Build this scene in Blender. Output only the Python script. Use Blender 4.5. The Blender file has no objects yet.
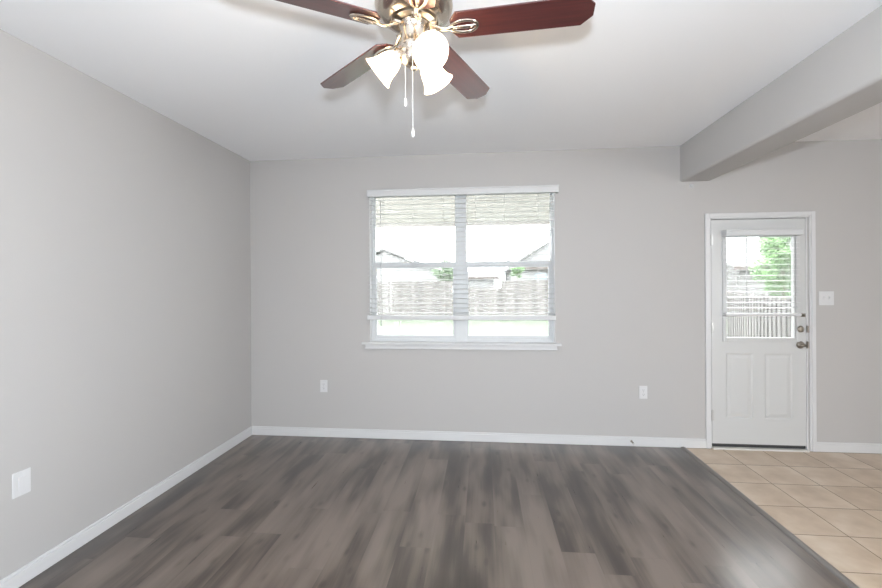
import bpy, bmesh, math, random
from mathutils import Vector, Matrix
random.seed(7)
S = bpy.context.scene
C = S.collection
PI = math.pi

# ------------------------------------------------------------------ camera
F_PX, YAW, HORIZON, ROLL, EYE = 425.4, 0.097, 284.35, -0.0057, 1.4938
cs, sn, cr, sr = math.cos(YAW), math.sin(YAW), math.cos(ROLL), math.sin(ROLL)
R0 = Vector((cs, sn, 0)); F0 = Vector((-sn, cs, 0)); Z0 = Vector((0, 0, 1))
Rv = R0 * cr + Z0 * sr
Uv = Z0 * cr - R0 * sr
cd = bpy.data.cameras.new('camera'); cam = bpy.data.objects.new('camera', cd); C.objects.link(cam)
cam.matrix_world = Matrix(((Rv.x, Uv.x, -F0.x, 0), (Rv.y, Uv.y, -F0.y, 0), (Rv.z, Uv.z, -F0.z, EYE), (0, 0, 0, 1)))
cd.sensor_width = 36.0; cd.lens = F_PX / 882 * 36.0
cd.shift_y = -(294 - HORIZON) / 882
cd.clip_start = 0.02
S.camera = cam

# ------------------------------------------------------------------ light, exposure
S.view_settings.view_transform = 'Standard'; S.view_settings.look = 'None'
S.view_settings.gamma = 1.0; S.view_settings.use_curve_mapping = False
S.view_settings.exposure = 0.20
W = bpy.data.worlds.new('overcast_sky'); S.world = W; W.use_nodes = True
W.node_tree.nodes['Background'].inputs[0].default_value = (0.96, 0.98, 1.0, 1)
W.node_tree.nodes['Background'].inputs[1].default_value = 11.0

def area(name, loc, rot, sx, sy, power, col):
    l = bpy.data.lights.new(name, 'AREA'); l.shape = 'RECTANGLE'; l.size = sx; l.size_y = sy
    l.energy = power; l.color = col
    o = bpy.data.objects.new(name, l); o.location = loc; o.rotation_euler = rot; C.objects.link(o); return o
# added fill lamp before the unseen right-wall opening; left-wall opening added for sky light
area('side_fill_light', (5.33, -2.8, 1.45), (0, PI/2, 0), 1.7, 1.4, 95, (0.95, 0.98, 1.0))
# the photographer's flash, just above the camera
fl = bpy.data.lights.new('camera_flash', 'POINT'); fl.energy = 195; fl.color = (0.82, 0.91, 1.0); fl.shadow_soft_size = 0.05
fo = bpy.data.objects.new('camera_flash', fl); fo.location = (0.03, -0.02, 1.72); C.objects.link(fo)
BULB_W = 8.5

# ------------------------------------------------------------------ materials
def mat(name, col, rough=0.5, metal=0.0, **kw):
    m = bpy.data.materials.new(name); m.use_nodes = True
    b = m.node_tree.nodes['Principled BSDF']
    b.inputs['Base Color'].default_value = (*col, 1); b.inputs['Roughness'].default_value = rough
    b.inputs['Metallic'].default_value = metal
    for k, v in kw.items(): b.inputs[k].default_value = v
    return m

class G:                                   # tiny node-graph helper
    def __init__(s, m): s.t = m.node_tree; s.b = s.t.nodes.get('Principled BSDF')
    def n(s, typ, **kw):
        x = s.t.nodes.new(typ)
        for k, v in kw.items(): setattr(x, k, v)
        return x
    def l(s, a, b): s.t.links.new(a, b)
    def m(s, op, a, b=None, c=None):
        x = s.n('ShaderNodeMath', operation=op)
        for i, v in enumerate((a, b, c)):
            if v is None: continue
            if hasattr(v, 'is_output'): s.l(v, x.inputs[i])
            else: x.inputs[i].default_value = v
        return x.outputs[0]
    def pos(s):
        g = s.n('ShaderNodeNewGeometry'); q = s.n('ShaderNodeSeparateXYZ'); s.l(g.outputs['Position'], q.inputs[0]); return g, q
    def comb(s, x, y, z):
        q = s.n('ShaderNodeCombineXYZ')
        for i, v in enumerate((x, y, z)):
            if hasattr(v, 'is_output'): s.l(v, q.inputs[i])
            else: q.inputs[i].default_value = v
        return q.outputs[0]
    def noise(s, vec, scale, detail=3, rough=0.5):
        x = s.n('ShaderNodeTexNoise'); s.l(vec, x.inputs['Vector'])
        x.inputs['Scale'].default_value = scale; x.inputs['Detail'].default_value = detail; x.inputs['Roughness'].default_value = rough
        return x.outputs['Fac']
    def ramp(s, f, stops):
        x = s.n('ShaderNodeValToRGB'); s.l(f, x.inputs[0]); e = x.color_ramp.elements
        while len(e) < len(stops): e.new(0.5)
        for i, (p, c) in enumerate(stops): e[i].position = p; e[i].color = (*c, 1)
        return x.outputs[0]
    def mix(s, f, a, b, mode='MIX'):
        x = s.n('ShaderNodeMix', data_type='RGBA', blend_type=mode)
        for i, v in ((0, f), (6, a), (7, b)):
            if hasattr(v, 'is_output'): s.l(v, x.inputs[i])
            else: x.inputs[i].default_value = v if i == 0 else (*v, 1)
        return x.outputs[2]
    def bump(s, h, strength, dist):
        x = s.n('ShaderNodeBump'); s.l(h, x.inputs['Height']); x.inputs['Strength'].default_value = strength; x.inputs['Distance'].default_value = dist
        s.l(x.outputs[0], s.b.inputs['Normal'])

def plaster(name, col, rough=0.7, bump=0.12):
    m = mat(name, col, rough); g = G(m); ge, q = g.pos()
    g.bump(g.noise(ge.outputs['Position'], 160, 2), bump, 0.002)
    return m
WALL = plaster('grey_wall_paint', (0.465, 0.453, 0.444))
CEIL = plaster('white_ceiling_paint', (0.90, 0.905, 0.92), 0.85)
WHITE = mat('white_trim_paint', (0.63, 0.63, 0.635), 0.38)
DOORW = mat('white_door_paint', (0.55, 0.555, 0.55), 0.35)
VINYL = mat('white_vinyl', (0.63, 0.645, 0.655), 0.4)
SLAT = mat('white_faux_wood', (0.60, 0.605, 0.61), 0.42)
PLATE = mat('white_plastic', (0.64, 0.64, 0.645), 0.35)
DARK = mat('dark_gap', (0.03, 0.03, 0.032), 0.6)
NICKEL = mat('satin_nickel', (0.62, 0.55, 0.47), 0.22, 1.0)
STEEL = mat('aged_nickel_hardware', (0.34, 0.31, 0.27), 0.28, 1.0)
HINGE = mat('hinge_steel', (0.5, 0.5, 0.49), 0.35, 1.0)
CORD = mat('cord_white', (0.6, 0.6, 0.6), 0.6)
WAND = mat('clear_grey_plastic', (0.42, 0.43, 0.43), 0.3)

def wood_floor():
    m = mat('grey_brown_vinyl_plank', (0.1, 0.09, 0.08), 0.42); g = G(m); ge, q = g.pos()
    x, y = q.outputs[0], q.outputs[1]
    PW, PL = 0.182, 1.22
    cx = g.m('DIVIDE', g.m('ADD', x, 2.3), PW); col = g.m('FLOOR', cx); fx = g.m('FRACT', cx)
    wn = g.n('ShaderNodeTexWhiteNoise', noise_dimensions='1D'); g.l(col, wn.inputs['W'])
    cy = g.m('ADD', g.m('DIVIDE', y, PL), g.m('MULTIPLY', wn.outputs[0], 7.3)); row = g.m('FLOOR', cy); fy = g.m('FRACT', cy)
    wp = g.n('ShaderNodeTexWhiteNoise', noise_dimensions='2D'); g.l(g.comb(col, row, 0), wp.inputs['Vector'])
    pid = wp.outputs[0]
    off = g.m('MULTIPLY', pid, 40.0)
    v1 = g.comb(g.m('ADD', g.m('MULTIPLY', x, 8.0), off), g.m('ADD', g.m('MULTIPLY', y, 1.5), off), off)
    big = g.noise(v1, 1.0, 2, 0.45)
    v2 = g.comb(g.m('ADD', g.m('MULTIPLY', x, 60), off), g.m('ADD', g.m('MULTIPLY', y, 2.2), off), off)
    fine = g.noise(v2, 1.0, 4, 0.6)
    v3 = g.comb(g.m('MULTIPLY', x, 9.0), g.m('MULTIPLY', y, 4.0), off)
    vo = g.n('ShaderNodeTexVoronoi'); g.l(v3, vo.inputs['Vector']); vo.inputs['Scale'].default_value = 1.0
    knot = g.n('ShaderNodeMapRange'); g.l(vo.outputs['Distance'], knot.inputs[0]); knot.inputs[1].default_value = 0.02; knot.inputs[2].default_value = 0.2; knot.inputs[3].default_value = 0.10; knot.inputs[4].default_value = 0.0
    v4 = g.comb(g.m('MULTIPLY', x, 6.0), g.m('MULTIPLY', y, 1.1), 3.3)
    big = g.m('ADD', g.m('MULTIPLY', big, 0.55), g.m('MULTIPLY', g.noise(v4, 1.0, 2, 0.5), 0.55))
    t = g.m('ADD', g.m('MULTIPLY', big, 1.05), g.m('MULTIPLY', fine, 0.16))
    t = g.m('ADD', t, g.m('MULTIPLY', g.m('SUBTRACT', pid, 0.5), 0.07))
    t = g.m('SUBTRACT', t, knot.outputs[0])
    c = g.ramp(t, [(0.42, (0.020, 0.0135, 0.010)), (0.56, (0.052, 0.038, 0.030)), (0.66, (0.112, 0.086, 0.069)), (0.80, (0.165, 0.131, 0.108))])
    e = g.m('MAXIMUM', g.m('GREATER_THAN', g.m('ABSOLUTE', g.m('SUBTRACT', fx, 0.5)), 0.494), g.m('GREATER_THAN', g.m('ABSOLUTE', g.m('SUBTRACT', fy, 0.5)), 0.4988))
    c = g.mix(g.m('MULTIPLY', e, 0.15), c, (0.04, 0.035, 0.032))
    g.l(c, g.b.inputs['Base Color'])
    rg = g.n('ShaderNodeMapRange'); g.l(fine, rg.inputs[0]); rg.inputs[3].default_value = 0.24; rg.inputs[4].default_value = 0.36; g.b.inputs['Specular IOR Level'].default_value = 0.6; g.b.inputs['Coat Weight'].default_value = 0.6; g.b.inputs['Coat Roughness'].default_value = 0.24
    g.l(rg.outputs[0], g.b.inputs['Roughness'])
    g.bump(g.m('SUBTRACT', fine, e), 0.12, 0.002)
    return m

def tile_floor():
    m = mat('beige_ceramic_tile', (0.5, 0.4, 0.3), 0.3); g = G(m); ge, q = g.pos()
    x, y = q.outputs[0], q.outputs[1]; T = 0.333
    ax = g.m('DIVIDE', g.m('SUBTRACT', x, 2.133 - 10 * T), T); ay = g.m('DIVIDE', g.m('SUBTRACT', y, 2.382 - 20 * T), T)
    wp = g.n('ShaderNodeTexWhiteNoise', noise_dimensions='2D'); g.l(g.comb(g.m('FLOOR', ax), g.m('FLOOR', ay), 0), wp.inputs['Vector'])
    off = g.m('MULTIPLY', wp.outputs[0], 30)
    n = g.noise(g.comb(g.m('ADD', x, off), g.m('ADD', y, off), 0), 5.0, 3, 0.55)
    t = g.m('ADD', n, g.m('MULTIPLY', g.m('SUBTRACT', wp.outputs[0], 0.5), 0.12))
    c = g.ramp(t, [(0.3, (0.47, 0.36, 0.26)), (0.5, (0.55, 0.435, 0.325)), (0.72, (0.63, 0.525, 0.415))])
    def edge(a): return g.m('GREATER_THAN', g.m('ABSOLUTE', g.m('SUBTRACT', g.m('FRACT', a), 0.5)), 0.4915)
    e = g.m('MAXIMUM', edge(ax), edge(ay))
    c = g.mix(e, c, (0.19, 0.145, 0.105)); g.l(c, g.b.inputs['Base Color'])
    r = g.m('ADD', g.m('MULTIPLY', e, 0.4), 0.30); g.l(r, g.b.inputs['Roughness'])
    g.bump(g.m('SUBTRACT', g.m('MULTIPLY', n, 0.1), e), 0.3, 0.003)
    return m

def blade_wood():
    m = mat('cherry_blade_veneer', (0.10, 0.018, 0.012), 0.28); g = G(m)
    tc = g.n('ShaderNodeTexCoord'); q = g.n('ShaderNodeSeparateXYZ'); g.l(tc.outputs['Object'], q.inputs[0])
    n = g.noise(g.comb(g.m('MULTIPLY', q.outputs[0], 4), g.m('MULTIPLY', q.outputs[1], 90), 0), 1.0, 4, 0.6)
    g.l(g.ramp(n, [(0.3, (0.044, 0.013, 0.013)), (0.7, (0.082, 0.020, 0.018))]), g.b.inputs['Base Color'])
    g.b.inputs['Coat Weight'].default_value = 1.0; g.b.inputs['Coat Roughness'].default_value = 0.2
    return m

def shade_glass():
    m = bpy.data.materials.new('frosted_shade_glass'); m.use_nodes = True; g = G(m); t = m.node_tree
    t.nodes.remove(g.b); out = t.nodes['Material Output']
    tr = g.n('ShaderNodeBsdfTranslucent'); tr.inputs[0].default_value = (0.95, 0.9, 0.82, 1)
    di = g.n('ShaderNodeBsdfDiffuse'); di.inputs[0].default_value = (0.9, 0.88, 0.85, 1)
    tp = g.n('ShaderNodeBsdfTransparent'); tp.inputs[0].default_value = (1, 0.97, 0.92, 1)
    a = g.n('ShaderNodeMixShader'); a.inputs[0].default_value = 0.35; g.l(tr.outputs[0], a.inputs[1]); g.l(di.outputs[0], a.inputs[2])
    b = g.n('ShaderNodeMixShader'); b.inputs[0].default_value = 0.30; g.l(a.outputs[0], b.inputs[1]); g.l(tp.outputs[0], b.inputs[2])
    em = g.n('ShaderNodeEmission'); em.inputs[0].default_value = (1, 0.86, 0.66, 1); em.inputs[1].default_value = 0.5
    ad = g.n('ShaderNodeAddShader'); g.l(b.outputs[0], ad.inputs[0]); g.l(em.outputs[0], ad.inputs[1])
    g.l(ad.outputs[0], out.inputs[0]); return m

def pane_glass():
    m = bpy.data.materials.new('window_glass'); m.use_nodes = True; g = G(m); t = m.node_tree
    t.nodes.remove(g.b); out = t.nodes['Material Output']
    tp = g.n('ShaderNodeBsdfTransparent'); tp.inputs[0].default_value = (0.95, 0.96, 0.955, 1)
    gl = g.n('ShaderNodeBsdfGlossy'); gl.inputs['Roughness'].default_value = 0.02
    tl = g.n('ShaderNodeBsdfTranslucent'); tl.inputs[0].default_value = (0.9, 0.9, 0.9, 1)  # pale translucent haze stands in for glare on the panes
    a = g.n('ShaderNodeMixShader'); a.inputs[0].default_value = 0.045; g.l(tp.outputs[0], a.inputs[1]); g.l(tl.outputs[0], a.inputs[2])
    fr = g.n('ShaderNodeFresnel'); fr.inputs[0].default_value = 1.45
    b = g.n('ShaderNodeMixShader'); g.l(g.m('MULTIPLY', fr.outputs[0], 0.6), b.inputs[0]); g.l(a.outputs[0], b.inputs[1]); g.l(gl.outputs[0], b.inputs[2])
    g.l(b.outputs[0], out.inputs[0]); return m

def board_mat(name, a, b):
    m = mat(name, a, 0.8); g = G(m); ge, q = g.pos()
    n = g.noise(g.comb(g.m('MULTIPLY', q.outputs[0], 14), g.m('MULTIPLY', q.outputs[1], 14), q.outputs[2]), 1, 3)
    g.l(g.ramp(g.m('ADD', g.m('MULTIPLY', ge.outputs['Random Per Island'], 0.6), g.m('MULTIPLY', n, 0.4)), [(0.15, a), (0.85, b)]), g.b.inputs['Base Color']); return m

WOODF = wood_floor(); TILE = tile_floor(); BLADE = blade_wood(); SHADE = shade_glass(); GLASS = pane_glass()
FENCE = board_mat('weathered_cedar', (0.058, 0.053, 0.050), (0.112, 0.103, 0.097))
SIDING = mat('pale_siding', (0.18, 0.18, 0.182), 0.7)
ROOF = mat('pale_shingle', (0.15, 0.148, 0.147), 0.85)
FASCIA = mat('tan_fascia', (0.055, 0.042, 0.036), 0.7)
SOFFIT = mat('cream_patio_soffit', (0.31, 0.298, 0.278), 0.7)
CONC = mat('patio_concrete', (0.80, 0.785, 0.775), 0.85)
DGLASS = mat('house_window_glass', (0.16, 0.22, 0.28), 0.1)
LEAF = mat('fresh_green_leaf', (0.065, 0.15, 0.035), 0.55)
LEAF2 = mat('hedge_green_leaf', (0.06, 0.105, 0.045), 0.6)
BARK = mat('bark', (0.2, 0.17, 0.14), 0.9)
def grass_mat():
    m = mat('lawn_grass', (0.3, 0.5, 0.2), 0.9); g = G(m); ge, q = g.pos()
    g.l(g.ramp(g.noise(ge.outputs['Position'], 1.3, 5, 0.65), [(0.3, (0.034, 0.052, 0.026)), (0.7, (0.050, 0.066, 0.039))]), g.b.inputs['Base Color']); return m
GRASS = grass_mat()
BULB = bpy.data.materials.new('lit_bulb'); BULB.use_nodes = True
_b = BULB.node_tree.nodes['Principled BSDF']; _b.inputs['Emission Color'].default_value = (1, 0.82, 0.58, 1); _b.inputs['Emission Strength'].default_value = 14

# ------------------------------------------------------------------ mesh helpers
class MB:
    def __init__(s): s.bm = bmesh.new()
    def box(s, x0, x1, y0, y1, z0, z1):
        M = Matrix.Translation(((x0+x1)/2, (y0+y1)/2, (z0+z1)/2)) @ Matrix.Diagonal((abs(x1-x0), abs(y1-y0), abs(z1-z0), 1))
        bmesh.ops.create_cube(s.bm, size=1, matrix=M); return s
    def cyl(s, p, q, r, r2=None, seg=24, caps=True):
        p, q = Vector(p), Vector(q); d = q - p
        M = Matrix.Translation((p+q)/2) @ d.to_track_quat('Z', 'Y').to_matrix().to_4x4()
        bmesh.ops.create_cone(s.bm, cap_ends=caps, segments=seg, radius1=r, radius2=r if r2 is None else r2, depth=d.length, matrix=M); return s
    def sph(s, c, r, sc=(1, 1, 1), seg=20, M=None):
        T = Matrix.Translation(c) @ (M or Matrix()) @ Matrix.Diagonal((*sc, 1))
        bmesh.ops.create_uvsphere(s.bm, u_segments=seg, v_segments=seg//2, radius=r, matrix=T); return s
    def lathe(s, prof, M=Matrix(), seg=48):
        rings = []
        for r, z in prof:
            if r < 1e-6: rings.append([s.bm.verts.new(M @ Vector((0, 0, z)))])
            else: rings.append([s.bm.verts.new(M @ Vector((r*math.cos(2*PI*i/seg), r*math.sin(2*PI*i/seg), z))) for i in range(seg)])
        for a, b in zip(rings, rings[1:]):
            for i in range(seg):
                j = (i+1) % seg
                if len(a) == 1 and len(b) == 1: continue
                if len(a) == 1: s.bm.faces.new((a[0], b[j], b[i]))
                elif len(b) == 1: s.bm.faces.new((a[i], a[j], b[0]))
                else: s.bm.faces.new((a[i], a[j], b[j], b[i]))
        return s
    def tube(s, pts, r, seg=8, closed=False, flat=1.0):
        pts = [Vector(p) for p in pts]; n = len(pts); rings = []
        for i, p in enumerate(pts):
            a = pts[(i-1) % n] if closed or i > 0 else p; b = pts[(i+1) % n] if closed or i < n-1 else p
            t = (b - a).normalized(); up = Vector((0, 0, 1)) if abs(t.z) < 0.95 else Vector((1, 0, 0))
            u = t.cross(up).normalized(); v = u.cross(t)
            rr = r[i] if isinstance(r, (list, tuple)) else r
            rings.append([s.bm.verts.new(p + u*rr*math.cos(2*PI*k/seg) + v*rr*flat*math.sin(2*PI*k/seg)) for k in range(seg)])
        m = n if closed else n-1
        for i in range(m):
            a, b = rings[i], rings[(i+1) % n]
            for k in range(seg): s.bm.faces.new((a[k], a[(k+1) % seg], b[(k+1) % seg], b[k]))
        if not closed: s.bm.faces.new(rings[0][::-1]); s.bm.faces.new(rings[-1])
        return s
    def prism(s, poly, z0, z1, M=Matrix()):
        a = [s.bm.verts.new(M @ Vector((x, y, z0))) for x, y in poly]; b = [s.bm.verts.new(M @ Vector((x, y, z1))) for x, y in poly]
        s.bm.faces.new(a[::-1]); s.bm.faces.new(b)
        for i in range(len(poly)): j = (i+1) % len(poly); s.bm.faces.new((a[i], a[j], b[j], b[i]))
        return s
    def frame(s, x0, x1, z0, z1, w, y0, y1, wb=None, wt=None):
        wb = w if wb is None else wb; wt = w if wt is None else wt
        s.box(x0, x0+w, y0, y1, z0, z1); s.box(x1-w, x1, y0, y1, z0, z1)
        s.box(x0+w, x1-w, y0, y1, z0, z0+wb); s.box(x0+w, x1-w, y0, y1, z1-wt, z1); return s
    def build(s, name, m, parent=None, smooth=False, bevel=0, seg=2):
        bmesh.ops.recalc_face_normals(s.bm, faces=s.bm.faces)
        me = bpy.data.meshes.new(name); s.bm.to_mesh(me); s.bm.free(); me.materials.append(m)
        if smooth:
            for p in me.polygons: p.use_smooth = True
            try: me.set_sharp_from_angle(angle=math.radians(38))
            except Exception: pass
        o = bpy.data.objects.new(name, me); C.objects.link(o)
        if parent: o.parent = parent
        if bevel:
            b = o.modifiers.new('bevel', 'BEVEL'); b.width = bevel; b.segments = seg; b.limit_method = 'ANGLE'
        return o
def tag(o, label, cat=None, group=None, kind=None):
    o['label'] = label
    if cat: o['category'] = cat
    if group: o['group'] = group
    if kind: o['kind'] = kind
    return o
def empty(name, loc, label=None, cat=None, group=None, kind=None):
    o = bpy.data.objects.new(name, None); o.location = loc; o.empty_display_size = 0.1; C.objects.link(o)
    if label: tag(o, label, cat, group, kind)
    return o
def copy_tree(o, parent=None):
    c = o.copy(); C.objects.link(c)
    if parent: c.parent = parent
    for ch in list(o.children): copy_tree(ch, c)
    return c
def struct(o, label, cat): return tag(o, label, cat, None, 'structure')

# ------------------------------------------------------------------ room shell
YW, XL, XB, XE, YR, H, TH = 4.061, -2.3125, 1.778, 5.4, -3.7, 2.74, 0.16
WX0, WX1, WZ0, WZ1 = -1.094, 0.677, 0.930, 2.385        # window opening
DX0, DX1, DZ1 = 2.040, 2.860, 2.078                      # door rough opening
struct(MB().box(XL, XB+0.02, YR, YW, -0.12, 0.0).build('floor', WOODF), 'grey brown wood plank floor of the living area', 'floor')
struct(MB().box(XB+0.02, XE, YR, YW, -0.12, -0.001).build('floor.001', TILE), 'beige square ceramic tile floor in front of the door', 'floor')
struct(MB().box(XL-TH, XE+TH, YR-TH, YW+TH, H, H+0.15).build('ceiling', CEIL), 'flat white ceiling', 'ceiling')
w = MB()
w.box(XL-TH, WX0, YW, YW+TH, 0, H); w.box(WX0, WX1, YW, YW+TH, 0, WZ0); w.box(WX0, WX1, YW, YW+TH, WZ1, H)
w.box(WX1, DX0, YW, YW+TH, 0, H); w.box(DX0, DX1, YW, YW+TH, DZ1, H); w.box(DX1, XE+TH, YW, YW+TH, 0, H)
struct(w.build('wall_back', WALL), 'light grey wall holding the window and the white door', 'wall')
w = MB(); w.box(XL-TH, XL, -1.4, YW, 0, H); w.box(XL-TH, XL, YR-TH, -3.2, 0, H); w.box(XL-TH, XL, -3.2, -1.4, 0, 0.6); w.box(XL-TH, XL, -3.2, -1.4, 2.35, H)  # opening behind the camera, added so sky light reaches the beam
struct(w.build('wall_left', WALL), 'long light grey wall along the left side of the room', 'wall')
w = MB().box(XL, XE, YR-TH, YR, 0, H)
struct(w.build('wall_rear', WALL), 'plain grey wall behind the camera', 'wall')
w = MB(); w.box(XE, XE+TH, YR, -3.55, 0, H); w.box(XE, XE+TH, -2.05, YW, 0, H); w.box(XE, XE+TH, -3.55, -2.05, 0, 0.4); w.box(XE, XE+TH, -3.55, -2.05, 2.4, H)  # unseen opening added to brighten the left wall
struct(w.build('wall_right', WALL), 'grey wall at the far right of the dining nook', 'wall')
# dropped beam with rounded lower corners
bz, bx1, br = 2.413, 2.055, 0.022
XM = XB+0.018
poly = [(XM, H+0.01), (XM, bz+br)] + [(XM+br-br*math.cos(a), bz+br-br*math.sin(a)) for a in [PI/2*k/6 for k in range(1, 7)]] \
     + [(bx1-br+br*math.sin(a), bz+br-br*math.cos(a)) for a in [PI/2*k/6 for k in range(0, 7)]] + [(bx1, H+0.01)]
M = Matrix(((1, 0, 0, 0), (0, 0, 1, 0), (0, 1, 0, 0), (0, 0, 0, 1)))
struct(MB().prism(poly, YR, YW, M).build('trim_1', WALL, smooth=True), 'grey dropped ceiling beam running above the floor seam', 'beam')
# baseboards
def baseboard(name, x0, x1, label):
    b = MB().box(x0, x1, YW-0.014, YW, 0, 0.070); b.box(x0, x1, YW-0.010, YW, 0.070, 0.086)
    struct(b.build(name, WHITE, bevel=0.003), label, 'baseboard')
baseboard('baseboard_back', XL+0.014, 2.003, 'white baseboard under the window')
baseboard('baseboard_back.001', 2.922, XE, 'white baseboard right of the door')
b = MB().box(XL, XL+0.014, YR, YW, 0, 0.070); b.box(XL, XL+0.010, YR, YW, 0.070, 0.086)
struct(b.build('baseboard_left', WHITE, bevel=0.003), 'white baseboard along the left wall', 'baseboard')
# floor transition strip
poly = [(XB, 0), (XB+0.004, 0.007), (XB+0.014, 0.011), (XB+0.030, 0.011), (XB+0.042, 0.006), (XB+0.047, -0.001)]
struct(MB().prism(poly, YR, YW-0.014, M).build('trim_2', mat('grey_transition_strip', (0.16, 0.145, 0.135), 0.3), smooth=True), 'grey transition strip between plank floor and tile', 'floor trim')

# ------------------------------------------------------------------ window
win = empty('window_1', ((WX0+WX1)/2, YW+0.1, WZ0), 'white vinyl window of two double hung units', 'window', None, 'structure')
def wpart(mb, name, m, parent=win, **k):
    o = mb.build(name, m, parent, **k); 
    root = parent
    off = Vector(win.location)
    if parent is win: o.matrix_parent_inverse = Matrix.Translation(-off)
    return o
FY0, FY1 = YW+0.075, YW+0.15
MX0, MX1 = -0.262, -0.152
fr = MB().frame(WX0, WX1, WZ0, WZ1, 0.022, FY0, FY1, 0.03, 0.016); fr.box(MX0, MX1, FY0-0.004, FY1, WZ0, WZ1)
wpart(fr, 'window_frame', VINYL, bevel=0.003)
# drywall return liner painted white
ln = MB(); ln.box(WX0, WX0+0.004, YW+0.002, FY0, WZ0, WZ1); ln.box(WX1-0.004, WX1, YW+0.002, FY0, WZ0, WZ1); ln.box(WX0, WX1, YW+0.002, FY0, WZ1-0.004, WZ1)
wpart(ln, 'return_liner', WHITE)
for (a0, a1, gu0, gu1, gl0, gl1) in ((WX0+0.022, MX0, -1.065, -0.260, -1.046, -0.286), (MX1, WX1-0.022, -0.158, 0.651, -0.137, 0.628)):
    u = MB()
    y0, y1 = YW+0.118, YW+0.145; ub, ut = 1.690, 2.372
    u.box(a0, gu0, y0, y1, ub-0.03, WZ1-0.016); u.box(gu1, a1, y0, y1, ub-0.03, WZ1-0.016)
    u.box(gu0, gu1, y0, y1, ub-0.03, ub+0.025); u.box(gu0, gu1, y0, y1, ut, WZ1-0.016)
    us = wpart(u, 'upper_sash', VINYL, bevel=0.002)
    g_ = MB().box(gu0-0.004, gu1+0.004, y0+0.011, y0+0.015, ub+0.02, ut+0.004).build('glass_pane', GLASS, us)
    l = MB()
    y0, y1 = YW+0.085, YW+0.114; lb, lt = 0.994, 1.655
    l.box(a0, gl0, y0, y1, WZ0+0.03, lt+0.055); l.box(gl1, a1, y0, y1, WZ0+0.03, lt+0.055)
    l.box(gl0, gl1, y0, y1, WZ0+0.03, lb); l.box(gl0, gl1, y0, y1, lt, lt+0.055)
    ls = wpart(l, 'lower_sash', VINYL, bevel=0.002)
    MB().box(gl0-0.004, gl1+0.004, y0+0.011, y0+0.015, lb-0.004, lt+0.004).build('glass_pane', GLASS, ls)
    k = MB().box((a0+a1)/2-0.03, (a0+a1)/2+0.03, y0-0.012, y0+0.004, lt+0.050, lt+0.062)
    k.cyl(((a0+a1)/2, y0-0.004, lt+0.06), ((a0+a1)/2, y0-0.004, lt+0.072), 0.011).box((a0+a1)/2, (a0+a1)/2+0.03, y0-0.01, y0, lt+0.066, lt+0.073)
    wpart(k, 'sash_lock', VINYL, bevel=0.001)
si = MB().box(WX0-0.072, WX1+0.05, YW-0.045, YW, WZ0-0.014, WZ0+0.006); si.box(WX0, WX1, YW, FY0+0.005, WZ0-0.014, WZ0+0.006)
wpart(si, 'window_sill', WHITE, bevel=0.005, seg=3)
ap = MB().box(WX0-0.042, WX1+0.012, YW-0.016, YW, 0.872, WZ0-0.014); ap.box(WX0-0.046, WX1+0.016, YW-0.021, YW, 0.872, 0.884)
wpart(ap, 'window_apron', WHITE, bevel=0.003)

# ------------------------------------------------------------------ blinds
def arc_slat(x0, x1, yc, z, wdt, th=0.0018, sag=0.0012):
    mb = MB(); n = 6; top = []; bot = []
    for i in range(n+1):
        t = i/n*2-1; y = yc+t*wdt/2; zz = z + sag*(1-t*t) + t*wdt/2*0.07
        top.append((y, zz+th)); bot.append((y, zz))
    poly = top + bot[::-1]
    Mx = Matrix(((0, 0, 1, 0), (1, 0, 0, 0), (0, 1, 0, 0), (0, 0, 0, 1)))
    return mb.prism(poly, x0, x1, Mx)
def blind(name, label, x0, x1, yc, zt, z_first, z_last, n, wdt, rail_z, rail_h, cords, wand, valance, headh):
    root = empty(name, ((x0+x1)/2, yc, rail_z), label, 'blind')
    inv = Matrix.Translation(-Vector(root.location))
    def P(mb, nm, m, **k):
        o = mb.build(nm, m, root, **k); o.matrix_parent_inverse = inv; return o
    v = MB(); vx0, vx1, vz0, vy = valance
    v.box(vx0, vx1, vy-0.012, vy, vz0, zt); v.box(vx0, vx0+0.012, vy, YW, vz0, zt); v.box(vx1-0.012, vx1, vy, YW, vz0, zt)
    v.box(vx0-0.003, vx1+0.003, vy-0.017, vy, zt-0.014, zt); v.box(vx0-0.002, vx1+0.002, vy-0.015, vy, vz0, vz0+0.010)
    P(v, 'valance', SLAT, bevel=0.003)
    P(MB().box(x0, x1, yc-wdt*0.46, yc+wdt*0.46, zt-headh, zt-0.004), 'head_rail', SLAT, bevel=0.002)
    first = None
    for i in range(n):
        z = z_first + (z_last-z_first)*i/(n-1)
        if first is None:
            first = P(arc_slat(x0+0.012, x1-0.008, yc, 0, wdt), 'slat', SLAT, smooth=True); first.location.z = z
        else:
            c = first.copy(); C.objects.link(c); c.location.z = z
    P(MB().box(x0-0.003, x1+0.003, yc-wdt*0.52, yc+wdt*0.52, rail_z, rail_z+rail_h), 'bottom_rail', SLAT, bevel=0.005, seg=3)
    for cx in cords:
        t = MB()
        for yy in (yc-wdt*0.52, yc+wdt*0.52): t.cyl((cx, yy, rail_z+rail_h*0.5), (cx, yy, zt-headh*0.5), 0.0011, seg=6)
        P(t, 'ladder_cord', CORD)
    wx, wz0, wz1, wy = wand
    t = MB().cyl((wx, wy, wz0), (wx, wy, wz1), 0.0042, seg=6); t.cyl((wx, wy, wz1), (wx, wy+0.012, wz1+0.018), 0.002, seg=6); t.sph((wx, wy, wz0), 0.007, seg=10)
    P(t, 'tilt_wand', WAND)
    return root, P
wb, P = blind('window_blind', 'wide white horizontal slat blind hanging in front of the double window', -1.103, 0.672, YW-0.032, 2.400, 2.305, 1.222, 25, 0.05, 1.156, 0.044,
      (-0.95, -0.66, -0.36, -0.06, 0.21, 0.52), (-0.962, 1.11, 2.30, YW-0.075), (-1.089, 0.701, 2.333, YW-0.068), 0.055)
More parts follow.
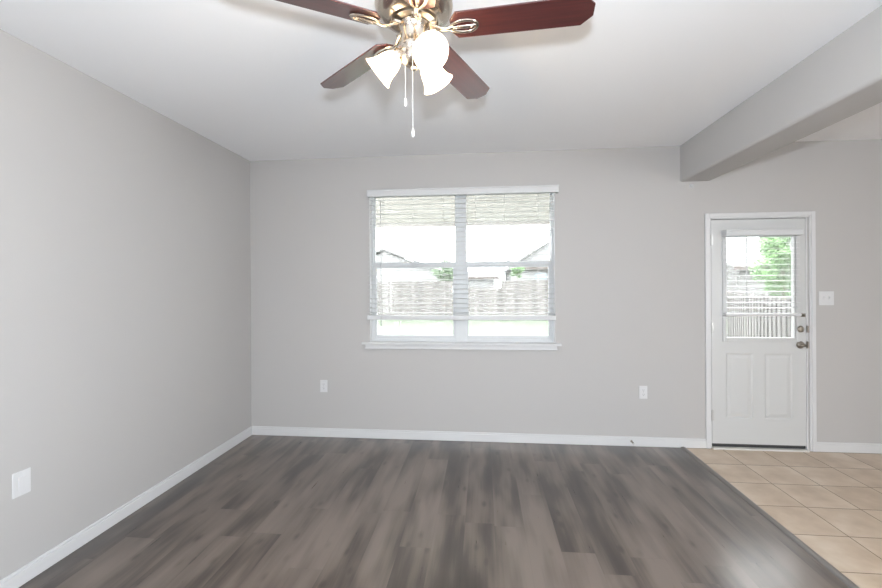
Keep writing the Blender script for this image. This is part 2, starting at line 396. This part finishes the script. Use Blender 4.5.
cl = MB().box(0.672, 0.679, YW-0.052, YW-0.012, 1.166, 1.19); P(cl, 'rail_end_cap', STEEL)

# ------------------------------------------------------------------ door
SY = YW - 0.004                                     # inner face of the slab
dr = empty('door_1', (2.05, SY, 0), 'white half glass exterior door with two lower panels', 'door', None, 'structure')
dinv = Matrix.Translation(-Vector(dr.location))
def D(mb, nm, m, parent=dr, **k):
    o = mb.build(nm, m, parent, **k)
    if parent is dr: o.matrix_parent_inverse = dinv
    return o
X0, X1, Zb, Zt = 2.056, 2.846, 0.046, 2.060
gx0, gx1, gz0, gz1 = 2.180, 2.752, 0.998, 1.906
s = MB(); y0, y1 = SY, SY+0.044
# stiles and rails leave the glass and the two panel recesses open
px = [(2.175, 2.405), (2.500, 2.735)]; pz0, pz1 = 0.275, 0.860
zs = gz0-0.004
s.box(X0, px[0][0], y0, y1, Zb, zs); s.box(px[1][1], X1, y0, y1, Zb, zs); s.box(X0, gx0-0.004, y0, y1, zs, Zt); s.box(gx1+0.004, X1, y0, y1, zs, Zt)
s.box(px[0][0], px[1][1], y0, y1, Zb, pz0); s.box(px[0][0], px[1][1], y0, y1, pz1, gz0-0.004)
s.box(px[0][1], px[1][0], y0, y1, pz0, pz1); s.box(gx0-0.004, gx1+0.004, y0, y1, gz1+0.004, Zt)
D(s, 'door_slab', DOORW)
for a, b_ in px:                                     # moulded raised panels
    p = MB(); bm = p.bm
    def ring(x0, x1, z0, z1, y): return [bm.verts.new((x, y, z)) for x, z in ((x0, z0), (x1, z0), (x1, z1), (x0, z1))]
    steps = [(0, 0), (0.012, 0.005), (0.020, 0.005), (0.045, 0.001), (0.06, 0.001)]
    rs = [ring(a+i, b_-i, pz0+i, pz1-i, y0+d) for i, d in steps]
    for r1, r2 in zip(rs, rs[1:]):
        for k in range(4): bm.faces.new((r1[k], r1[(k+1) % 4], r2[(k+1) % 4], r2[k]))
    bm.faces.new(rs[-1])
    bk = ring(a, b_, pz0, pz1, y1); bm.faces.new(bk)
    for k in range(4): bm.faces.new((rs[0][k], rs[0][(k+1) % 4], bk[(k+1) % 4], bk[k]))
    D(p, 'door_panel', DOORW)
lf = MB().frame(gx0-0.032, gx1+0.040, gz0-0.034, gz1+0.034, 0.032, SY-0.010, SY+0.002); lf.frame(gx0-0.004, gx1+0.004, gz0-0.004, gz1+0.004, 0.008, SY-0.006, SY+0.03)
D(lf, 'lite_frame', DOORW, bevel=0.004, seg=3)
D(MB().box(gx0-0.003, gx1+0.003, SY+0.018, SY+0.024, gz0-0.003, gz1+0.003), 'glass_pane', GLASS)
D(MB().box(X0+0.004, X1-0.004, SY+0.006, SY+0.040, 0.018, Zb), 'door_sweep', DARK)
hz = (1.88, 1.09, 0.30)
for z in hz:
    h = MB().cyl((X0-0.003, SY-0.008, z-0.045), (X0-0.003, SY-0.008, z+0.045), 0.0065, seg=14); h.sph((X0-0.003, SY-0.008, z+0.047), 0.006, seg=10).sph((X0-0.003, SY-0.008, z-0.047), 0.006, seg=10)
    h.box(X0-0.003, X0+0.016, SY-0.003, SY+0.001, z-0.045, z+0.045); D(h, 'hinge', HINGE, smooth=True)
My = Matrix.Rotation(PI/2, 4, 'X')                   # local z -> -y
def at(x, z): return Matrix.Translation((x, SY, z)) @ My
db = MB().lathe([(0, 0.024), (0.020, 0.024), (0.026, 0.020), (0.031, 0.006), (0.032, 0), (0, 0)], at(2.795, 1.080)); deadb = D(db, 'deadbolt', STEEL, smooth=True)
t = MB().box(2.7915, 2.7985, SY-0.046, SY-0.022, 1.062, 1.098); t.build('thumb_turn', STEEL, deadb, bevel=0.003)
hb = MB().lathe([(0, 0.020), (0.014, 0.020), (0.024, 0.016), (0.032, 0.008), (0.033, 0), (0, 0)], at(2.798, 0.940)); hb.cyl((2.798, SY-0.018, 0.940), (2.798, SY-0.055, 0.940), 0.011)
hnd = D(hb, 'door_handle', STEEL, smooth=True)
lv = MB().tube([(2.806, SY-0.052, 0.940), (2.792, SY-0.056, 0.944), (2.778, SY-0.058, 0.944), (2.764, SY-0.056, 0.939), (2.748, SY-0.05, 0.940)][::-1], [0.006, 0.008, 0.009, 0.010, 0.010], 12)
lv.build('lever', STEEL, hnd, smooth=True)
# jamb, casing and threshold
cas = MB(); CX0, CX1, CZ1 = 2.003, 2.922, 2.119
for (a0, a1, d) in ((0, 0.034, 0.016), (0.034, 0.048, 0.011)):
    cas.box(CX0+a0, CX0+a1, YW-d, YW, 0, CZ1-a0); cas.box(CX1-a1, CX1-a0, YW-d, YW, 0, CZ1-a0); cas.box(CX0+a1, CX1-a1, YW-d, YW, CZ1-a1, CZ1-a0)
struct(cas.build('trim_3', WHITE, bevel=0.003), 'white moulded casing around the door', 'door casing')
jb = MB(); jb.box(DX0, X0-0.004, YW-0.004, YW+TH, 0, DZ1); jb.box(X1+0.004, DX1, YW-0.004, YW+TH, 0, DZ1); jb.box(X0-0.004, X1+0.004, YW-0.004, YW+TH, Zt+0.007, DZ1)
jb.box(X0-0.004, X0+0.01, SY+0.046, SY+0.06, 0, DZ1); jb.box(X1-0.01, X1+0.004, SY+0.046, SY+0.06, 0, DZ1); jb.box(X0, X1, SY+0.046, SY+0.06, Zt-0.008, DZ1)
dj = struct(jb.build('trim_4', WHITE), 'white door jamb inside the casing', 'door jamb')
for z in (1.080, 0.940):
    MB().box(X1+0.003, X1+0.018, YW-0.0185, YW-0.003, z-0.030, z+0.030).build('strike_plate', STEEL, dj, bevel=0.001)
th = MB().box(X0-0.004, X1+0.004, YW-0.035, YW+TH+0.04, -0.001, 0.016)
struct(th.build('trim_5', mat('threshold_aluminium', (0.62, 0.60, 0.57), 0.4), bevel=0.004), 'pale threshold below the door', 'threshold')
# blind on the door
bl, P = blind('door_blind', 'small white slat blind mounted on the door over its glass', 2.150, 2.768, SY-0.036, 1.962, 1.890, 1.270, 14, 0.05, 1.197, 0.026,
      (2.235, 2.690), (2.312, 1.25, 1.895, SY-0.078), (2.146, 2.776, 1.905, SY-0.068), 0.045)
hd = MB().box(2.770, 2.806, SY-0.052, SY-0.046, 1.214, 1.222); hd.box(2.800, 2.808, SY-0.052, SY, 1.190, 1.222); P(hd, 'hold_down_bracket', STEEL, bevel=0.001)

# ------------------------------------------------------------------ wall plates
def plate_bm(wd, hg): return MB().box(-wd/2, wd/2, -0.006, 0, -hg/2, hg/2)
def screw(x, z): return MB().cyl((x, -0.0075, z), (x, -0.005, z), 0.0032, seg=12)
def duplex(label):
    r = empty('wall_outlet', (0, 0, 0), label, 'outlet', None)
    plate_bm(0.073, 0.118).build('face_plate', PLATE, r, bevel=0.0025)
    for z in (0.0195, -0.0195):
        q = MB(); n = 20
        poly = [(0.0165*math.cos(a)*1.05, max(-0.0145, min(0.0145, 0.0175*math.sin(a)))) for a in [2*PI*k/n for k in range(n)]]
        q.prism(poly, 0.005, 0.0085, Matrix.Translation((0, 0, z)) @ My)
        rc = q.build('receptacle', PLATE, r)
        sl = MB().box(-0.0075, -0.0055, -0.0090, -0.0080, z-0.001, z+0.008).box(0.0055, 0.0075, -0.0090, -0.0080, z-0.001, z+0.007).cyl((0, -0.0090, z-0.007), (0, -0.0080, z-0.007), 0.0025, seg=10)
        sl.build('slots', DARK, rc)
    screw(0, 0).build('screw', HINGE, r)
    return r
o1 = duplex('white duplex outlet low on the wall left of the window'); o1.location = (-1.560, YW, 0.498)
o2 = copy_tree(o1); o2['label'] = 'white duplex outlet low on the wall between window and door'; o2.location = (1.461, YW, 0.494)
o1['group'] = o2['group'] = 'duplex outlets on the back wall'
sw = empty('light_switch', (3.014, YW, 1.352), 'white two gang switch plate on the wall right of the door', 'light switch')
plate_bm(0.122, 0.122).build('face_plate', PLATE, sw, bevel=0.0025)
for x in (-0.023, 0.023):
    t = MB().box(x-0.005, x+0.005, -0.0085, -0.005, -0.012, 0.012); t.build('switch_surround', PLATE, sw)
    MB().box(x-0.0035, x+0.0035, -0.019, -0.006, 0.0, 0.010).build('toggle', PLATE, sw, bevel=0.001)
    for z in (0.030, -0.030): screw(x, z).build('screw', PLATE, sw)
lp = empty('wall_plate', (XL, 1.922, 0.508), 'plain white plate low on the left wall near the camera', 'wall plate')
lp.rotation_euler.z = PI/2
plate_bm(0.086, 0.124).build('face_plate', PLATE, lp, bevel=0.003)
MB().box(-0.0165, 0.0165, -0.0085, -0.005, -0.033, 0.033).build('insert', PLATE, lp, bevel=0.001)
for z in (0.048, -0.048): screw(0, z).build('screw', PLATE, lp)
# little white cap below the beam end
sc = empty('wall_sensor', (1.893, YW, 2.372), 'tiny white round cap on the wall under the beam end', 'sensor')
MB().lathe([(0, 0.018), (0.008, 0.017), (0.014, 0.010), (0.016, 0), (0, 0)], My, 24).build('cap', PLATE, sc, smooth=True)
MB().lathe([(0, 0.004), (0.019, 0.004), (0.020, 0), (0, 0)], My, 24).build('base_ring', PLATE, sc, smooth=True)
# spring door stop on the baseboard
dsx, dsz = 1.352, 0.046
ds = empty('door_stop', (dsx, YW-0.014, dsz), 'small dark spring door stop screwed to the baseboard', 'door stop')
MB().lathe([(0, 0.006), (0.009, 0.005), (0.011, 0), (0, 0)], My, 20).build('base', STEEL, ds, smooth=True)
pts = [Vector((0.0055*math.cos(a), -0.005-0.055*a/(2*PI*10), 0.0055*math.sin(a))) for a in [2*PI*10*k/160 for k in range(161)]]
MB().tube(pts, 0.0015, 6).build('spring', STEEL, ds, smooth=True)
MB().lathe([(0, 0.075), (0.006, 0.074), (0.008, 0.070), (0.008, 0.060), (0, 0.059)], My, 16).build('tip', PLATE, ds, smooth=True)

# ------------------------------------------------------------------ ceiling fan
FX, FY, ZB = -0.256, 1.619, 2.470
fan = empty('ceiling_fan', (FX, FY, H), 'five blade cherry and nickel ceiling fan with three lit bell shades', 'ceiling fan')
zb = ZB - H                                           # everything below is relative to the ceiling
def FP(mb, nm, m, parent=fan, **k): return mb.build(nm, m, parent, **k)
FP(MB().lathe([(0, 0), (0.068, 0), (0.068, -0.012), (0.055, -0.035), (0.030, -0.045), (0, -0.045)]), 'canopy', NICKEL, smooth=True)
FP(MB().lathe([(0, -0.04), (0.035, -0.04), (0.06, -0.052), (0.105, -0.062), (0.132, -0.078), (0.145, -0.105), (0.149, -0.14), (0.147, -0.172), (0.150, -0.178), (0.147, -0.190), (0.136, -0.212), (0.112, -0.231), (0.094, -0.237), (0.090, -0.229), (0, -0.229)]), 'motor_housing', NICKEL, smooth=True)
FP(MB().lathe([(0, -0.226), (0.086, -0.226), (0.086, -0.245), (0.066, -0.251), (0.062, -0.246), (0.058, -0.246), (0, -0.246)]), 'flywheel', STEEL, smooth=True)
FP(MB().lathe([(0, -0.243), (0.056, -0.243), (0.059, -0.252), (0.054, -0.262), (0.048, -0.270), (0.049, -0.322), (0.055, -0.330), (0.055, -0.345), (0.047, -0.358), (0.050, -0.372), (0.046, -0.392), (0.030, -0.406), (0.012, -0.412), (0.010, -0.422), (0, -0.426)]), 'switch_housing', NICKEL, smooth=True)
R, HW, PIT, PH = 0.662, 0.0635, -0.209, -0.083
# blade
bp = [(0.142, -HW*0.42), (0.166, -HW*0.96), (R-0.040, -HW*1.02), (R, -HW*0.40), (R, HW*0.40), (R-0.040, HW*1.02), (0.166, HW*0.96), (0.142, HW*0.42)]
blade = FP(MB().prism(bp, 0.0, 0.006), 'blade', BLADE, bevel=0.0015)
# bracket: arm from the flywheel, then an open oval loop with a centre leaf under the blade
def bracket_bm():
    mb = MB()
    mb.tube([(0.070, 0, 0.012), (0.088, 0, 0.004), (0.105, 0, -0.008), (0.128, 0, -0.011), (0.150, 0, -0.007)], [0.013, 0.012, 0.010, 0.009, 0.008], 10, flat=0.55)
    N = 28
    mb.tube([(0.192+0.052*math.cos(2*PI*k/N), 0.027*math.sin(2*PI*k/N)*(1.0+0.15*math.cos(2*PI*k/N)), -0.0055) for k in range(N)], 0.0062, 8, closed=True, flat=0.7)
    mb.tube([(0.146, 0, -0.006), (0.175, 0, -0.007), (0.205, 0, -0.007), (0.240, 0, -0.005)], [0.004, 0.0075, 0.0075, 0.004], 8, flat=0.6)
    for (x, y) in ((0.165, 0.0), (0.222, 0.0)): mb.sph((x, y, -0.0105), 0.0045, seg=10)
    mb.box(0.060, 0.086, -0.017, 0.017, 0.008, 0.016)
    return mb
brk = FP(bracket_bm(), 'blade_bracket', NICKEL, smooth=True)
for k in range(5):
    for src, pit in ((blade, PIT), (brk, PIT)):
        o = src if k == 0 else src.copy()
        if k: C.objects.link(o)
        o.location = (0, 0, zb)
        o.rotation_euler = (Matrix.Rotation(PH + k*2*PI/5, 3, 'Z') @ Matrix.Rotation(pit, 3, 'X')).to_euler()
# three lamps
DEC = math.radians(38)
for az_deg in (177, 57, 303):
    az = math.radians(az_deg); dirh = Vector((math.cos(az), math.sin(az), 0))
    ax = dirh*math.cos(DEC) - Vector((0, 0, math.sin(DEC)))
    neck = dirh*0.060 + Vector((0, 0, 2.384-H))
    Q = Matrix.Translation(neck) @ ax.to_track_quat('Z', 'Y').to_matrix().to_4x4()
    a = MB().tube([dirh*0.040+Vector((0, 0, -0.336)), dirh*0.052+Vector((0, 0, -0.334)), neck-ax*0.012, neck+ax*0.004], [0.011, 0.011, 0.012, 0.014], 14)
    a.lathe([(0, -0.014), (0.018, -0.014), (0.026, -0.006), (0.028, 0.010), (0.024, 0.012), (0, 0.012)], Q, 28)
    FP(a, 'lamp_socket', NICKEL, smooth=True)
    pr = [(0.024, 0.004), (0.027, 0.012), (0.034, 0.024), (0.041, 0.040), (0.045, 0.058), (0.048, 0.076), (0.054, 0.092), (0.062, 0.104), (0.067, 0.110)]
    prof = pr + [(r-0.003, z+0.001) for r, z in pr[::-1]]
    sh = FP(MB().lathe(prof, Q, 40), 'lamp_shade', SHADE, smooth=True)
    bb = MB().lathe([(0, 0.012), (0.011, 0.012), (0.012, 0.026), (0.019, 0.042), (0.0225, 0.055), (0.020, 0.068), (0.011, 0.077), (0, 0.079)], Q, 24)
    bb.build('bulb', BULB, sh, smooth=True)
    L = bpy.data.lights.new('bulb_light', 'POINT'); L.energy = BULB_W; L.color = (1.0, 0.79, 0.54); L.shadow_soft_size = 0.022
    lo = bpy.data.objects.new('bulb_light', L); lo.parent = fan; lo.location = Q @ Vector((0, 0, 0.088)); C.objects.link(lo)
for (x, y, z0, z1) in ((-0.028, -0.040, -0.350, -0.545), (0.002, -0.052, -0.340, -0.665)):
    ch = MB().cyl((x, y, z0), (x, y, z1), 0.0008, seg=6)
    n = int((z0-z1)/0.012)
    for i in range(n): ch.sph((x, y, z0-(i+0.5)*0.012), 0.0016, seg=6)
    c_ = FP(ch, 'pull_chain', CORD)
    MB().lathe([(0, 0), (0.003, -0.002), (0.0055, -0.012), (0.006, -0.024), (0.003, -0.032), (0, -0.033)], Matrix.Translation((x, y, z1)), 14).build('chain_fob', CORD, c_, smooth=True)

# ------------------------------------------------------------------ outdoors
GZ = -0.25
tag(MB().box(-60, 60, YW+TH+0.01, 90, GZ-0.2, GZ).build('lawn', GRASS), 'mown green lawn between the house and the wooden fence', 'lawn', None, 'structure')
MB_ = MB().box(-6, 3.3, YW+TH, 8.1, GZ, -0.06)
struct(MB_.build('trim_6', CONC), 'concrete patio slab outside the window', 'patio')
pr_ = MB().box(-7, 3.3, YW+TH, 8.1, 2.66, 2.80); pr_.box(-7, 3.3, 8.02, 8.14, 2.60, 2.84)
for i in range(10): pr_.box(-7, 3.3, YW+TH+0.2+i*0.38, YW+TH+0.215+i*0.38, 2.654, 2.661)
struct(pr_.build('trim_7', SOFFIT), 'cream patio cover seen through the top of the window', 'patio cover')

def fence_run(root, inv, a, b, ztop, board='board_panel', pitch=0.15):
    a, b = Vector(a), Vector(b); d = (b-a); L = d.length; d.normalize(); ang = math.atan2(d.y, d.x)
    T = Matrix.Translation((a.x, a.y, 0)) @ Matrix.Rotation(ang, 4, 'Z')
    n = int(L/pitch); mb = MB()
    for i in range(n):
        x = i*pitch; zt = ztop + random.uniform(-0.03, 0.03); w_ = pitch*0.97; yo = 0.02*(i % 2)
        mb.prism([(x, GZ+0.04), (x+w_, GZ+0.04), (x+w_, zt-0.03), (x+w_-0.03, zt), (x+0.03, zt), (x, zt-0.03)], -0.01+yo, 0.01+yo, T @ Matrix.Rotation(PI/2, 4, 'X'))
    o = mb.build(board, FENCE, root); o.matrix_parent_inverse = inv
    for z in (GZ+0.3, (GZ+ztop)/2, ztop-0.25):
        r = MB(); r.bm.verts.ensure_lookup_table(); r.box(0, L, 0.012, 0.05, z, z+0.09)
        bmesh.ops.transform(r.bm, matrix=T, verts=r.bm.verts); o = r.build('rail', FENCE, root); o.matrix_parent_inverse = inv
    k = 0
    while k*2.4 < L:
        r = MB().box(k*2.4-0.05, k*2.4+0.05, 0.05, 0.15, GZ, ztop-0.02); bmesh.ops.transform(r.bm, matrix=T, verts=r.bm.verts)
        o = r.build('post', FENCE, root); o.matrix_parent_inverse = inv; k += 1
def fence(label, runs, pitch):
    r = empty('wooden_fence', (*runs[0][0], GZ), label, 'fence'); inv = Matrix.Translation(-Vector(r.location))
    for a, b, z in runs: fence_run(r, inv, a, b, z, pitch=pitch)
    return r, inv
fr_, inv = fence('long weathered picket fence across the back of the lawn', [((-12, 21.4), (-0.85, 21.4), 1.66), ((0.97, 21.4), (9.2, 21.4), 1.66)], 0.21)
fence_run(fr_, inv, (-0.85, 21.45), (0.97, 21.45), 1.33, 'gate_panel', 0.2275)
fence('weathered picket side fence seen through the door glass', [((4.9, 12.7), (6.5, 12.0), 1.28), ((6.5, 12.0), (4.0, 5.9), 1.28)], 0.15)

def tree(name, label, c, rx, rz, n, leaf, m, trunk):
    r = empty(name, (c[0], c[1], GZ), label, 'tree' if trunk else 'shrub'); inv = Matrix.Translation(-Vector(r.location))
    mb = MB(); bm = mb.bm
    cl = [Vector((random.gauss(0, .42)*rx, random.gauss(0, .42)*rx, random.uniform(-.75, .8)*rz)) for _ in range(14)]
    for _ in range(n):
        p = random.choice(cl) + Vector((random.gauss(0, 1), random.gauss(0, 1), random.gauss(0, 1))).normalized()*random.random()**.4*rx*.42
        p += Vector(c); u = Vector((random.gauss(0, 1), random.gauss(0, 1), random.gauss(0, .6))).normalized(); v = u.orthogonal().normalized()
        s1 = leaf*random.uniform(.7, 1.3)
        bm.faces.new([bm.verts.new(q) for q in (p-u*s1, p+v*s1*.5+u*s1*.1, p+u*s1, p-v*s1*.5+u*s1*.1)])
    me = bpy.data.meshes.new('foliage'); bm.to_mesh(me); bm.free(); me.materials.append(m); o = bpy.data.objects.new('foliage', me); C.objects.link(o); o.parent = r; o.matrix_parent_inverse = inv
    t = MB(); t.tube([(c[0], c[1], GZ-0.05), (c[0]+.03, c[1], (GZ+c[2])/2), (c[0], c[1], c[2])], [rx*.07, rx*.05, rx*.03], 8)
    for q in cl[:6]: t.tube([(c[0], c[1], c[2]-rz*.4), Vector(c)+q*.7], [rx*.02, rx*.01], 6)
    o = t.build('trunk', BARK, r); o.matrix_parent_inverse = inv
    return r
def pix(x, y, d):
    a, b = x-441, y-HORIZON; u = (a*cr+b*sr)/F_PX; v = -(-a*sr+b*cr)/F_PX
    return Vector(((u*cs-sn)*d, (u*sn+cs)*d, EYE+v*d))
tree('leafy_tree', 'bright green leafy tree behind the side fence in the door glass', pix(783, 262, 15), 1.05, 1.25, 5200, 0.07, LEAF, True)
tree('garden_tree', 'dull green tree beside the white house in the left window', pix(443, 272, 29), 0.95, 0.75, 1500, 0.13, LEAF2, True)
tree('round_shrub', 'small bright green shrub before the grey house in the right window', pix(517, 271, 24), 0.36, 0.36, 700, 0.07, LEAF, False)

def gable_house(name, label, x0, x1, y0, y1, eave, ridge, axis, over=0.4, wins=(), porch=None, siding=SIDING, roof=ROOF):
    r = empty(name, ((x0+x1)/2, y0, GZ), label, 'house'); inv = Matrix.Translation(-Vector(r.location))
    def Q(mb, nm, m, par=r):
        o = mb.build(nm, m, par)
        if par is r: o.matrix_parent_inverse = inv
        return o
    wl = MB().box(x0, x1, y0, y1, GZ, eave)
    if axis == 'Y':
        xm = (x0+x1)/2; wl.prism([(x0, eave), (x1, eave), (xm, ridge-0.15)], -y1, -y0, Matrix.Rotation(PI/2, 4, 'X'))
    Q(wl, 'walls', siding)
    rf = MB(); th = 0.16
    if axis == 'Y':
        xm = (x0+x1)/2; sl = (ridge-eave)/(xm-x0); ex = eave-over*sl
        rf.prism([(x0-over, ex), (xm, ridge), (x1+over, ex), (x1+over, ex+th), (xm, ridge+th), (x0-over, ex+th)], -(y1+over), -(y0-over), Matrix.Rotation(PI/2, 4, 'X'))
    else:
        ym = (y0+y1)/2; sl = (ridge-eave)/(ym-y0); ex = eave-over*sl
        Mx = Matrix(((0, 0, 1, 0), (1, 0, 0, 0), (0, 1, 0, 0), (0, 0, 0, 1)))
        rf.prism([(y0-over, ex), (ym, ridge), (y1+over, ex), (y1+over, ex+th), (ym, ridge+th), (y0-over, ex+th)], x0-over, x1+over, Mx)
        Q(MB().box(x0-over, x1+over, y0-over-0.03, y0-over, ex-0.02, ex+th), 'fascia', FASCIA)
    Q(rf, 'roof', roof)
    if porch: Q(MB().box(x0+0.8, x1, y0-0.6, y0, porch, porch+0.25), 'fascia', FASCIA)
    for (a0, a1, b0, b1) in wins:
        f = MB().frame(a0, a1, b0, b1, 0.10, y0-0.05, y0+0.02); f.box((a0+a1)/2-0.05, (a0+a1)/2+0.05, y0-0.05, y0+0.02, b0, b1)
        fo_ = Q(f, 'window', SIDING)
        MB().box(a0+0.1, a1-0.1, y0-0.02, y0-0.005, b0+0.1, b1-0.1).build('pane', DGLASS, fo_)
    return r
gable_house('neighbor_house', 'white gabled house beyond the fence in the left window', -12.6, -3.3, 34, 44, 2.45, 4.3, 'Y')
gable_house('neighbor_house.001', 'low white house beyond the gate in the right window', -1.6, 1.0, 36, 42, 2.0, 2.5, 'X')
gable_house('neighbor_house.002', 'grey roofed house with a dark window in the right window', 2.2, 11.0, 33, 42, 2.75, 5.9, 'Y', 0.5, [(3.9, 5.9, 1.72, 2.42)], 2.55)
gable_house('neighbor_house.003', 'pale house with a tan eave line seen through the door glass', 12.4, 24, 22, 32, 2.28, 4.0, 'X', 0.5, siding=mat('grey_siding', (0.105, 0.103, 0.10), 0.7), roof=mat('grey_shingle', (0.10, 0.098, 0.096), 0.85))
